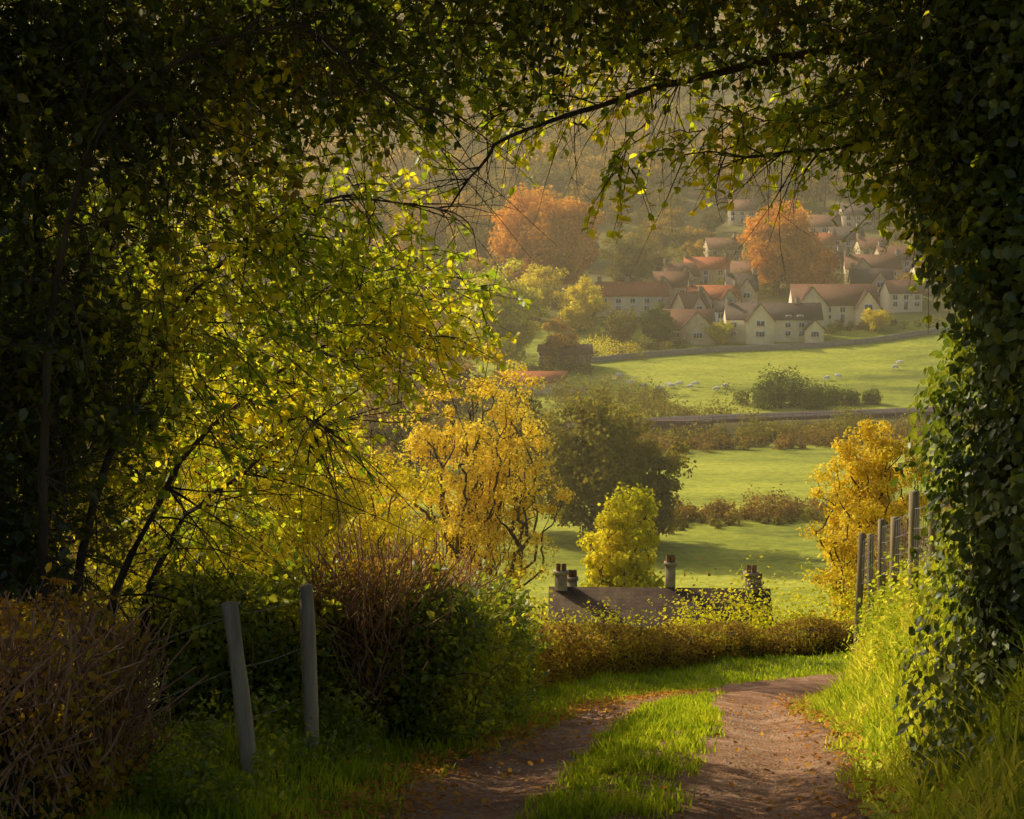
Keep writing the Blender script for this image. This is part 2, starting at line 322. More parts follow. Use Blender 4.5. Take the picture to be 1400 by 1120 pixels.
# ------------------------------------------------------------ trees
def grow(seed,Ht,rx,rz,cz,base,nc,tr,lop=.22,ry=None):
    r=np.random.default_rng(seed); ry=ry or rx
    d=nrm(r.normal(size=(nc*3,3))); rad=r.random(nc*3)**.42
    a=np.arctan2(d[:,1],d[:,0]); ph=r.uniform(0,6.28,4)
    lump=1+lop*np.sin(3*a+ph[0]+2*d[:,2])+lop*.7*np.sin(5*a+ph[1]-4*d[:,2])
    p=d*np.array([rx,ry,rz])*(rad*lump)[:,None]+np.array([0,0,cz])
    p=p[p[:,2]>base][:nc]
    m=6; tz=np.linspace(0,cz+rz*.35,m); off=np.cumsum(r.normal(0,.02*Ht,(m,2)),0)*np.linspace(0,1,m)[:,None]
    nodes=[np.array([off[i,0],off[i,1],tz[i]]) for i in range(m)]; par=[-1]+list(range(m-1))
    o=np.argsort(np.linalg.norm((p-np.array([0,0,base])),axis=1)); p=p[o]
    for q in p:
        A=np.array(nodes); dist=np.linalg.norm(A-q,axis=1)+1.2*np.maximum(0,A[:,2]-q[2]+.1*Ht)+(A[:,2]<base*.7)*Ht
        j=int(dist.argmin()); mid=(A[j]+q)/2+r.normal(0,.012*Ht,3)+np.array([0,0,-.01*Ht])
        nodes.append(mid); par.append(j); nodes.append(q); par.append(len(nodes)-2)
    cnt=np.ones(len(nodes)); 
    for i in range(len(nodes)-1,0,-1): cnt[par[i]]+=cnt[i]
    rad=tr*(cnt/cnt[0])**.48; A=np.array(nodes)
    ed=[i for i in range(1,len(nodes))]
    Pp=np.array([[A[par[i]],(A[par[i]]+A[i])/2+r.normal(0,.005*Ht,3),A[i]] for i in ed])
    Rd=np.array([[min(rad[par[i]],rad[i]*1.25),rad[i]*1.1,rad[i]] for i in ed])
    return p,Pp,Rd
def tree_mesh(name,seed,Ht,rx,rz,cz,base,nc,nl,ls,cr,lm,tr=None,twigs=3,lop=.22,shell=.25,wr=.8):
    tr=tr or Ht*.022
    p,Pp,Rd=grow(seed,Ht,rx,rz,cz,base,nc,tr,lop)
    r=np.random.default_rng(seed+99)
    k=twigs; q=np.repeat(p,k,0); e=q+nrm(r.normal(size=q.shape)+(q-np.array([0,0,cz*.8]))*.3/max(rx,1))*cr*.9
    T1=tubes(Pp,Rd,5); T2=tubes(np.stack([q,(q+e)/2+r.normal(0,.05*cr,q.shape),e],1),np.tile(np.array([[.35,.22,.1]])*tr*.12,(len(q),1)),3)
    V,F=merge([T1,T2]); bm=mk(name+'_limbs',V,F,M['bark'],True)
    sc=r.uniform(.6,1.25,len(p))[:,None]
    P,Nn=cloud(p,np.array([[cr,cr,cr*.75]])*sc,nl,shell)
    V,F=leaf_geo(P,Nn,rng.uniform(.6,1.3,len(P))*ls,wr,False,.3)
    lmh=mk(name+'_foliage',V,F,M[lm]); return bm,lmh
def tree(name,x,y,Ht,w,lm,nc=70,nl=110,ls=.3,seed=1,base=.22,cr=None,lop=.22,shell=.25,crown=.42,tr=None,sink=0,wr=.8):
    rz=Ht*crown; cz=Ht-rz*.98; rx=w/2*.85; cr=cr or w*.13
    b,l=tree_mesh(name,seed,Ht,rx,rz,cz,Ht*base,nc,nl,ls,cr,lm,tr,3,lop,shell,wr)
    e=empty(name,(x,y,gz(x,y)-.1-sink)); obj('trunk_and_limbs',b,e); obj('foliage',l,e); return e
tree('yellow_poplar_tree',-1.9,95,18.8,10.8,'yellow',300,115,.165,3,.26,.75,.24,.1,.38,.46)
tree('maple_tree',6.3,100,12.4,5.8,'ygreen',100,190,.24,4,.28,.8,.2,.2,.44)
tree('golden_tree',-7.6,85,13.8,9.5,'gold',120,170,.19,5,.1,1.0,.25,.1,.42)
tree('golden_tree',-9.5,68,9.6,7.5,'gold',100,150,.16,6,.05,.9,.25,.1,.45)
tree('golden_tree',-7.6,46,7.2,5.4,'gold',100,170,.11,7,.05,.7,.25,.1,.45)
tree('golden_tree',-13,60,12,8,'ygreen',100,150,.2,17,.05,.9,.25,.1,.45)
tree('birch_tree',12.9,60,9.2,5.0,'birch',200,150,.12,8,.12,.5,.14,.15,.47)
tree('oak_tree',9.5,205,18,15,'olive',130,170,.55,9,.05,2.2,.2,.2,.46)
tree('oak_tree',17,208,13,9,'olive',70,160,.5,10,.03,1.6,.2,.2,.47)
tree('oak_tree',1,215,16,12,'olive',80,150,.55,12,.05,1.9,.2,.2,.45)
tree('beech_tree',8.3,462,29,31,'orange',240,190,.85,13,.06,3.4,.08,.3,.45)
tree('beech_tree',73,468,24,22,'orange',150,170,.8,14,.1,2.8,.12,.3,.44)
tree('beech_tree',82,462,15,15,'orange',70,170,.7,24,.1,2.3,.15,.3,.43)
tree('lime_tree',-3,388,22.5,20,'ygreen',150,180,.65,15,.04,2.4,.2,.2,.46)
tree('lime_tree',17,430,13,13,'gold',80,170,.55,16,.06,1.9,.2,.2,.45)
tree('lime_tree',7,440,14,12,'gold',70,170,.55,18,.06,1.9,.2,.2,.45)
tree('holly_tree',36,418,10,8.5,'green',60,170,.45,19,.03,1.3,.15,.2,.46)
tree('oak_tree',33,478,17,15,'olive',60,150,.6,20,.05,2.2,.2,.25,.46)
tree('oak_tree',27,420,8.5,9,'olive',60,120,.45,21,.05,1.5,.2,.25,.46)
tree('apple_tree',51,420,5.5,9,'ygreen',50,120,.35,22,.1,1.3,.2,.25,.42)
tree('apple_tree',92,432,6,8,'gold',50,120,.35,23,.1,1.2,.2,.25,.42)
tree('oak_tree',-15,55,19,11,'olive',120,170,.26,51,.1,1.5,.2,.2,.44)
tree('oak_tree',-22,66,20,13,'green',110,170,.3,52,.1,1.7,.2,.2,.44)
tree('oak_tree',-12,72,17,9,'ygreen',110,170,.24,53,.1,1.3,.2,.2,.44)
tree('oak_tree',-19,110,22,14,'olive',110,150,.4,54,.1,1.9,.2,.2,.44)
tree('oak_tree',-12,38,17,8.5,'green',130,170,.2,55,.1,1.1,.2,.2,.46)

def bush(name,x,y,w,dp,h,lm,n=14,nl=260,ls=.35,seed=0,twig=False):
    r=np.random.default_rng(seed+500); C=[];Rr=[]
    for i in range(n):
        u=r.uniform(-1,1); v=r.uniform(-1,1); xx=x+u*w/2; yy=y+v*dp/2
        s=h*r.uniform(.3,.55)*(1-.35*u*u); C.append((xx,yy,gz(xx,yy)+s*r.uniform(.5,1.05))); Rr.append((s*r.uniform(.8,1.2),s,s))
    P,Nn=cloud(C,Rr,nl,.4); V,F=leaf_geo(P,Nn,rng.uniform(.6,1.3,len(P))*ls,.8,False,.2)
    return obj(name,mk(name,V,F,M[lm]))
bush('hawthorn_bush',55,352,16,6,8.5,'green',18,420,.5,1)
bush('hawthorn_bush',69,354,6,4,5.5,'green',8,350,.45,2)
bush('hawthorn_bush',75.5,355,2.6,2.5,3.6,'green',5,320,.4,3)
bush('hawthorn_bush',29,352,5,4,5,'olive',7,250,.4,4)
def row(name,pts,h,dp,lm,per,nl,ls,seed):
    pts=smooth_path(pts,60); seg=np.linalg.norm(np.diff(pts,axis=0),axis=1).sum(); n=int(seg*per); r=np.random.default_rng(seed); C=[];Rr=[]
    for i in range(n):
        q=pts[r.integers(0,60)]; xx=q[0]+r.normal(0,dp*.35); yy=q[1]+r.normal(0,dp*.35)
        s=h*r.uniform(.2,.6)*(1+.3*math.sin(xx*.4+seed)); C.append((xx,yy,gz(xx,yy)+s*.7)); Rr.append((s,s,s))
    P,Nn=cloud(C,Rr,nl,.4); V,F=leaf_geo(P,Nn,rng.uniform(.6,1.3,len(P))*ls,.8,False,.2)
    return obj(name,mk(name,V,F,M[lm]))
row('field_hedgerow',[(17,222),(30,226),(45,229),(75,236)],3.2,7,'russet',2.0,150,.35,1)
row('field_hedgerow',[(14,218),(30,221),(50,224)],1.6,6,'olive',1.5,110,.3,41)
row('railway_scrub',[(-20,282),(20,292),(50,303),(85,316),(130,334)],4.4,9,'olive',1.4,170,.45,2)
row('railway_scrub',[(18,287),(50,297),(85,308),(130,325)],3.2,7,'russet',1.2,150,.4,12)
row('railway_scrub',[(-10,310),(15,322),(30,330),(42,335)],6.5,8,'olive',.8,190,.5,3)
row('railway_scrub',[(38,322),(60,331),(90,342),(120,352)],1.8,3,'olive',.9,120,.35,33)
row('field_hedgerow',[(-40,330),(0,350),(22,352)],7,9,'olive',.6,190,.55,4)
row('field_hedgerow',[(9,84),(12,86),(20,90),(34,95)],5.6,4,'russet',1.6,200,.22,5)
row('garden_shrubs',[(10,402),(22,408),(34,412)],4.5,6,'gold',.6,170,.4,6)
row('garden_shrubs',[(14,398),(30,410),(40,416)],3.5,8,'olive',.9,170,.4,16)
row('garden_shrubs',[(-8,372),(4,380),(18,386)],4.5,6,'olive',.9,170,.4,26)
row('garden_shrubs',[(20,440),(38,436),(50,432)],4,6,'olive',.6,170,.4,7)
row('garden_shrubs',[(76,431),(88,433),(100,436),(112,436)],3,5,'olive',.7,170,.35,8)
row('garden_shrubs',[(40,464),(60,466),(90,470),(120,470)],6,7,'olive',.9,190,.5,9)
row('garden_shrubs',[(40,494),(70,498),(100,500),(125,502)],8,12,'olive',.9,190,.55,19)
row('yellow_undergrowth',[(-6,44),(-1,46),(4,47),(9,48),(16,50)],2.7,2.2,'ygreen',9,190,.10,10)
row('bramble_thicket',[(-12,32),(-7,34),(-3,37),(0,40)],3.0,3.5,'gold',3.5,260,.10,11)

# ------------------------------------------------------------ buildings
class Parts:
    def __init__(s): s.d={}
    def add(s,part,V,F):
        s.d.setdefault(part,[]).append((np.array(V,float),np.array(F)))
    def box(s,part,x0,x1,y0,y1,z0,z1):
        V=[(x0,y0,z0),(x1,y0,z0),(x1,y1,z0),(x0,y1,z0),(x0,y0,z1),(x1,y0,z1),(x1,y1,z1),(x0,y1,z1)]
        s.add(part,V,[(0,3,2,1),(4,5,6,7),(0,1,5,4),(1,2,6,5),(2,3,7,6),(3,0,4,7)])
    def gable(s,x0,x1,y0,y1,ze,zr,along='x',ov=.35,th=.18,wall='walls'):
        if along=='x':
            ym=(y0+y1)/2; V=[(x0,y0,-1.5),(x1,y0,-1.5),(x1,y1,-1.5),(x0,y1,-1.5),(x0,y0,ze),(x1,y0,ze),(x1,y1,ze),(x0,y1,ze),(x0,ym,zr),(x1,ym,zr)]
            F4=[(0,1,5,4),(2,3,7,6),(1,2,6,5),(3,0,4,7),(5,6,9,9),(7,4,8,8)]
        else:
            xm=(x0+x1)/2; V=[(x0,y0,-1.5),(x1,y0,-1.5),(x1,y1,-1.5),(x0,y1,-1.5),(x0,y0,ze),(x1,y0,ze),(x1,y1,ze),(x0,y1,ze),(xm,y0,zr),(xm,y1,zr)]
            F4=[(0,1,5,4),(2,3,7,6),(1,2,6,5),(3,0,4,7),(4,5,8,8),(6,7,9,9)]
        s.add(wall,V,F4)
        if along=='x': a0,a1,b0,b1=x0,x1,y0,y1
        else: a0,a1,b0,b1=y0,y1,x0,x1
        bm=(b0+b1)/2; sl=(zr-ze)/(bm-b0)
        for sg,be in ((-1,b0),(1,b1)):
            e=be+sg*ov; zz=ze-sl*ov; q=[(a0-ov,e,zz+.04),(a1+ov,e,zz+.04),(a1+ov,bm,zr+.04),(a0-ov,bm,zr+.04)]
            q=q+[(u,v,w+th) for u,v,w in q]
            if along!='x': q=[(v,u,w) for u,v,w in q]
            s.add('roof',q,[(0,3,2,1),(4,5,6,7),(0,1,5,4),(1,2,6,5),(2,3,7,6),(3,0,4,7)])
    def win(s,x,z,w,h,y,n=2,face='f'):
        s.box('window_frames',x-w/2-.09,x+w/2+.09,y-.06,y+.05,z-.09,z+h+.09)
        pw=w/n
        for i in range(n): s.box('window_glass',x-w/2+i*pw+.05,x-w/2+(i+1)*pw-.05,y-.085,y-.02,z+.04,z+h-.04)
        s.box('sills',x-w/2-.16,x+w/2+.16,y-.14,y-.063,z-.2,z-.1)
    def chim(s,x,y,z0,z1,w=.5):
        s.box('chimneys',x-w,x+w,y-w*.75,y+w*.75,z0,z1); s.box('chimneys',x-w-.06,x+w+.06,y-w*.75-.06,y+w*.75+.06,z1,z1+.14)
        for dx in (-w*.45,w*.45):
            a=np.arange(6)/6*6.283; V=[(x+dx+.11*math.cos(t),y+.11*math.sin(t),z) for z in (z1+.14,z1+.45) for t in a]
            s.add('chimney_pots',V,[(i,(i+1)%6,(i+1)%6+6,i+6) for i in range(6)])
    def build(s,name,x,y,rz,wall,roof,z=None):
        e=empty(name,(x,y,gz(x,y) if z is None else z),rz)
        mats={'walls':M[wall],'roof':M[roof],'window_frames':M['frame'],'window_glass':M['glass'],'sills':M['stone2'],'chimneys':M['chim'],'chimney_pots':M['roof_b'],'door':M['door'],'posts':M['post_d']}
        for k,v in s.d.items():
            V,F=merge(v); obj(k,mk(k,V,F,mats[k]),e)
        return e
HS=[]
def house(name,x,y,w,dp,he,hr,rz=0,wall='stone',roof='roof_r',rows=2,wings=(),chims=(),nw=3,dormers=()):
    HS.append((x,y,w)); s=Parts(); s.gable(-w/2,w/2,-dp/2,dp/2,he,hr)
    occ=[(a-b/2-.3,a+b/2+.3) for a,b,*_ in wings]
    for r_ in range(rows):
        for i in range(nw):
            xx=-w/2+(i+.5)*w/nw
            if any(a<xx<b for a,b in occ): continue
            zz=.9+r_*(he-.9)/max(rows,1)*1.0
            if r_==0 and i==nw//2: s.box('door',xx-.5,xx+.5,-dp/2-.06,-dp/2+.04,0,2.1); s.box('window_frames',xx-.62,xx+.62,-dp/2-.04,-dp/2+.03,-.05,2.22); continue
            s.win(xx,zz,1.3,1.15,-dp/2,2)
    for (cx,cw,pj,ze,zr) in wings:
        s.gable(cx-cw/2,cx+cw/2,-dp/2-pj,dp*.2,ze,zr,'y',.3,.16)
        s.win(cx,.8,min(2.2,cw*.45),1.3,-dp/2-pj,3)
        if ze>3.4: s.win(cx,3.4,min(2.0,cw*.4),1.3,-dp/2-pj,2)
    for cx in dormers:
        yb=-dp/2+.4; s.box('walls',cx-.8,cx+.8,yb,yb+1.6,he-.2,he+1.1); s.win(cx,he+.05,1.1,.8,yb,2)
        s.box('roof',cx-1,cx+1,yb-.2,yb+2.2,he+1.1,he+1.25)
    for cx in chims: s.chim(cx,0,hr-1.2,hr+1.3,.55)
    for i in range(nw):
        xx=-w/2+(i+.5)*w/nw; s.box('window_frames',xx-.6,xx+.6,dp/2-.03,dp/2+.05,1,2.2); s.box('window_glass',xx-.5,xx+.5,dp/2,dp/2+.07,1.1,2.1)
    return s.build(name,x,y,rz,wall,roof)
house('stone_terrace_house',31.3,449,18.5,7,4.8,8,.05,'stone2','roof_r',2,(),(-8.4,-1,8.2),5)
house('stone_house',42.5,457,9,7.5,5,8.6,-.1,'stone','roof_b',2,((-1.8,4.5,1.2,4.6,7.6),),(4,),3)
house('stone_house',46.0,440,7,6.5,4.4,8.0,.45,'stone','roof_b',2,((0,4.4,1,4.2,7.2),),(3,),3)
house('stone_house',52.5,446,13,7,4.8,8,.08,'stone','roof_r',2,((-3.4,4.6,1,4.6,7.4),(3.4,4.6,1,4.6,7.2)),(-6,6),4)
house('stone_house',60.5,452,8,7,5.4,9.4,.0,'stone','roof_d',2,((1,4.6,1,5,8.4),),(-3.6,3.6),3)
house('stone_house',54.5,480,12,7,4.2,7.2,-.12,'stone','roof_r',2,(),(-5.5,5.5),3)
house('stone_house',46,470,9,7,4.6,7.8,.3,'stone','roof_b',2,((0,4.6,1,4.6,7.4),),(-4,),3)
house('stone_house',66,474,10,7,4.4,7.4,-.3,'stone','roof_b',2,(),(4,),3)
house('bungalow',42.5,424.5,15,8,3.0,7.4,.0,'stone','roof_b',1,((3.2,8.2,1.6,3.1,7.2),),(),4)
house('white_cottage',54.4,436,5.4,5,4.4,6.6,.0,'white','roof_d',2,(),(),2)
house('gabled_house',65,426,23.5,8,5.0,8.6,.0,'stone2','roof_d',2,((-3.8,7.0,2.2,4.7,8.8),(9.6,4.4,2.6,2.6,4.8)),(-11,6.2),7,(3.6,6.4))
house('gabled_house',82.8,441,21.5,9,4.6,9.4,.0,'stone2','roof_b',2,((-6.2,8,1.8,4.4,9.0),(8.0,6.0,1.8,4.0,8.0)),(),6)
house('stone_house',88,486,11,7,4.4,7.6,.1,'stone','roof_d',2,(),(-5,5),3)
house('stone_house',100.5,478,15,7.5,4.6,8.2,-.08,'stone','roof_b',2,((-3,5,1,4.6,7.4),),(-7,7),4)
house('stone_house',110,490,12,7.5,4.6,8.2,.2,'stone','roof_b',2,(),(-5,),4)
house('stone_house',97,462,11,7,4.6,8.0,-.1,'stone','roof_d',2,((2,4.6,1,4.4,7.4),),(-5,),3)
house('stone_house',116,470,12,7,4.6,8.0,.1,'stone2','roof_b',2,(),(-5,5),4)
house('stone_house',101,520,10,7,4.4,7.8,.1,'stone','roof_d',2,(),(4,),3)
house('stone_house',92,512,9,7,4.4,7.6,-.2,'stone','roof_r',2,(),(4,),3)
house('stone_house',106,505,9,7,4.4,7.6,.15,'stone','roof_b',2,(),(-4,),3)
house('stone_house',98,540,10,7,4.4,7.8,-.1,'stone','roof_b',2,(),(4,),3)
house('stone_house',112,560,10,7,4.4,7.8,.1,'stone','roof_d',2,(),(4,),3)
house('stone_house',76,568,9,7,4.4,7.6,-.1,'stone','roof_b',2,(),(4,),3)
house('stone_house',103,452,9,7,4.4,7.4,.15,'stone2','roof_b',2,(),(4,),3)
house('stone_house',62,506,10,7,4.4,7.4,.2,'stone','roof_b',2,(),(4,),3)
s=Parts(); s.gable(-7.2,7.2,-3,3,2.2,4.2); s.box('door',-5,-3,-3.08,-2.95,-.3,1.9); s.win(1,1,1,.8,-3,2); s.box('walls',7.25,12,-2.6,-2.2,-1,1.2)
s.build('stone_barn',4.4,366,.05,'stone2','roof_r')
s=Parts(); 
for i in range(5):
    for yy in (-2.6,2.6): s.box('posts',-5.6+i*2.75,-5.3+i*2.75,yy-.15,yy+.15,-1,3.4)
s.gable(-6,6,-3.2,3.2,3.4,5.2,'x',.3,.15,'roof'); s.d['roof']=s.d['roof'][1:]
s.box('walls',-6,6,2.8,3.1,-1,3.2); s.box('posts',-6,6,-2.7,-2.5,3.15,3.4)
s.build('open_barn',12.2,391,.05,'stone','roof_b')
s=Parts(); s.gable(-4.6,4.6,-3.4,3.4,2.9,5.3); 
for i in range(3): s.win(-3.2+i*3.2,1,1.2,1.2,-3.4,2)
s.chim(-4.4,0,4.2,6.1,.28); s.chim(-3.9,1.5,4,5.5,.22); s.chim(.5,.2,4.8,6.5,.22); s.chim(4.1,0,4.6,6.1,.28); s.chim(4.5,1.2,4,5.5,.22)
s.build('cottage',6.6,75,-.04,'stone','roof_k',-20.85)
def wall(name,pts,h,th,mat,per=1.2):
    p=smooth_path(pts,int(np.linalg.norm(np.diff(np.array(pts),axis=0),axis=1).sum()/per)); t=nrm(np.gradient(p,axis=0)); nn=np.stack([-t[:,1],t[:,0]],1)*th/2
    z=H(p[:,0],p[:,1]); hh=h+rng.normal(0,.05,len(p))
    V=np.stack([np.c_[p-nn,z-.4],np.c_[p-nn,z+hh],np.c_[p+nn,z+hh],np.c_[p+nn,z-.4]],1)
    n=len(p); F=[]
    for i in range(n-1):
        for k in range(3): F.append((i*4+k,i*4+k+1,i*4+k+5,i*4+k+4))
    return obj(name,mk(name,V,np.array(F),M[mat]))
wall('dry_stone_wall',[(18,396),(32,404),(50,411),(72,415),(90,421),(104,428),(125,436)],1.3,.5,'wallst')
wall('dry_stone_wall',[(18,396),(15,404),(10,412)],1.3,.5,'wallst')
# railway
rp=smooth_path(RAIL,200); rx_=rp[:,0]; ry_=rp[:,1]; t=nrm(np.gradient(rp,axis=0)); nn=np.stack([-t[:,1],t[:,0]],1)
rw=empty('railway_line')
def strip(nm,off,w,h,lift,mat):
    a=rp+nn*(off-w/2); b=rp+nn*(off+w/2); z=H(rx_,ry_)+lift
    V=np.stack([np.c_[a,z-h],np.c_[a,z],np.c_[b,z],np.c_[b,z-h]],1); F=[]
    for i in range(len(rp)-1):
        for k in range(3): F.append((i*4+k,i*4+k+1,i*4+k+5,i*4+k+4))
    obj(nm,mk(nm,V,np.array(F),M[mat]),rw)
M['ballast']=surf('ballast',[(.10,.05,.03),(.19,.105,.06)],1.5,6,.95,.5)
M['rail']=surf('rusty_rail',[(.28,.18,.12),(.45,.35,.26)],3,3,.4,.1)
strip('ballast',0,6.5,1.4,.45,'ballast')
for i,o_ in enumerate((-2.4,-.95,.95,2.4)): strip('rail_%d'%i,o_,.16,.25,.73,'rail')
fx=np.arange(18,120,2.6); fy=np.interp(fx,RAIL[:,0],RAIL[:,1])-3.9; fz=H(fx,fy)
PP=np.stack([np.stack([fx,fy,fz-.3],1),np.stack([fx,fy,fz+1.5],1)],1); V1=tubes(PP,np.full((len(fx),2),.08),5)
RL=np.array([[[fx[i],fy[i],fz[i]+h],[fx[i+1],fy[i+1],fz[i+1]+h]] for h in (.7,1.3) for i in range(len(fx)-1)]); V2=tubes(RL,np.full((len(RL),2),.035),4)
V,F=merge([V1,V2]); obj('railway_fence',mk('railway_fence',V,F,M['post_d']))
row('railway_fence_scrub',[(15,296),(50,309),(90,324),(120,334)],1.7,1.6,'olive',1.6,90,.3,31)
wall('railway_retaining_wall',[(24,300),(30,302),(36,304)],2.2,.8,'ballast')

# distant woodland
wood=empty('distant_woodland')
protos=[tree_mesh('woodland_tree_%d'%i,40+i,15,6,6.3,8.6,2,42,60,1.0,1.9,'wood_far',None,1,.25,.35) for i in range(5)]
k=0
def clear(px_,py_,s):
    for (hx,hy,hw) in HS:
        if abs(px_-hx-(py_-hy)*.12)<hw/2+4*s and hy-16<py_<hy+8: return False
    return True
yy=444.
while yy<1330:
    sp=10+yy*.009; xx=-.33*yy-30
    while xx<.33*yy+40:
        px_=xx+rng.normal(0,sp*.3); py_=yy+rng.normal(0,sp*.35)
        vill=(py_<575) and (18<px_<135); s=rng.uniform(.7,1.35)*(.6 if vill else 1)
        if clear(px_,py_,s) and not(py_<500 and abs(px_-8)<16) and not(py_<470 and 60<px_<86) and (py_>470 or px_>92 or px_<20) and rng.random()<.9:
            b,l=protos[k%5]; rz=rng.uniform(0,6.28); z=gz(px_,py_)-.5
            obj('canopy',l,wood,(px_,py_,z),rz,(s,s,s*rng.uniform(.85,1.2)))
            if yy<650: obj('limbs',b,wood,(px_,py_,z),rz,s)
            k+=1
        xx+=sp*(.8 if (yy<575 and 18<xx<135) else 1)
    yy+=sp*.8
for (a,b,c,d_,n_) in ((-130,-12,255,440,120),(-60,12,330,400,10),(-90,-20,120,240,40)):
    for i in range(n_):
        px_=rng.uniform(a,b); py_=rng.uniform(c,d_); s=rng.uniform(.5,.9); bb,l=protos[i%5]; z=gz(px_,py_)-.5
        if abs(px_-4.4)<11 and py_<372 and py_>330: continue
        obj('canopy',l,wood,(px_,py_,z),rng.uniform(0,6),s); obj('limbs',bb,wood,(px_,py_,z),0,s)

# ------------------------------------------------------------ sheep
def sheep_mesh():
    me=bpy.data.meshes.new('sheep')
    v=[(0,0,.62),(.35,0,.66),(-.35,0,.64),(.55,0,.72),(.68,0,.5),(.76,0,.28),
       (.33,.13,.42),(.34,.14,.2),(.34,.14,.0),(.33,-.13,.42),(.36,-.14,.2),(.36,-.14,0),
       (-.36,.13,.44),(-.44,.14,.24),(-.40,.14,0),(-.36,-.13,.44),(-.42,-.14,.24),(-.38,-.14,0),(-.55,0,.6),(-.6,0,.42),(.66,.1,.52),(.66,-.1,.52)]
    e=[(0,1),(0,2),(1,3),(3,4),(4,5),(1,6),(6,7),(7,8),(1,9),(9,10),(10,11),(2,12),(12,13),(13,14),(2,15),(15,16),(16,17),(2,18),(18,19),(4,20),(4,21)]
    r=[.27,.25,.26,.15,.1,.05,.09,.04,.035,.09,.04,.035,.11,.045,.035,.11,.045,.035,.1,.03,.025,.025]
    me.from_pydata(v,e,[]); o=bpy.data.objects.new('tmp',me); scene.collection.objects.link(o)
    md=o.modifiers.new('s','SKIN'); 
    for i,q in enumerate(me.skin_vertices[0].data): q.radius=(r[i],r[i]); q.use_root=(i==0)
    o.modifiers.new('u','SUBSURF').levels=1
    dg=bpy.context.evaluated_depsgraph_get(); m2=bpy.data.meshes.new_from_object(o.evaluated_get(dg)); bpy.data.objects.remove(o)
    m2.name='sheep_body'; m2.materials.clear(); m2.materials.append(M['wool']); return m2
sm=sheep_mesh()
for (x,y) in [(26,372),(28.5,369),(32,367),(34,370),(34.8,369),(36.5,371),(38.5,368),(40,371),(44,366),(46.5,369),(70,378),(73,380),(90,395),(88,390),(62,372),(24,380)]:
    obj('sheep',sm,None,(x,y,gz(x,y)),rng.uniform(-.5,.5)+(3.14 if rng.random()<.5 else 0),1.3)

# ------------------------------------------------------------ sprays
def sprays(parts_l,parts_t,c,rr,n,ln,nl,ls,bias,power=.6,P0=None):
    if P0 is None:
        d=runit(n); P0=np.array(c)+d*np.array(rr)*(rng.random(n)**power)[:,None]
    D=nrm(runit(n)*.8+np.array(bias)); l=rng.uniform(.6,1.3,n)*ln
    t=np.linspace(0,1,5); g=np.array([0,0,-1.])
    w=rng.normal(0,.05,(n,5,3))*ln*np.linspace(0,1,5)[None,:,None]
    Pt=P0[:,None]+D[:,None]*l[:,None,None]*t[None,:,None]+g*(l*.35)[:,None,None]*(t**2)[None,:,None]+w
    parts_t.append(tubes(Pt,np.tile(np.array([.0045,.004,.003,.002,.0012]),(n,1)),3))
    tl=rng.random((n,nl))**.8; i=np.clip((tl*4).astype(int),0,3); f=tl*4-i; r_=np.arange(n)[:,None]
    Q=Pt[r_,i]*(1-f)[...,None]+Pt[r_,i+1]*f[...,None]
    Q=Q.reshape(-1,3); Nn=nrm(runit(len(Q))*.8+np.array([0,0,.55])); A=np.repeat(D,nl,0)*.6+runit(len(Q))
    Q=Q+runit(len(Q))*.015
    parts_l.append(leaf_geo(Q,Nn,rng.uniform(.55,1.25,len(Q))*ls,.78,True,.55,A))
def finish(e,L_,T_,lm,extra=None):
    if L_: V,F=merge(L_); obj('foliage',mk('foliage',V,F,M[lm]),e)
    if T_: V,F=merge(T_); obj('twigs',mk('twigs',V,F,M['twig']),e)
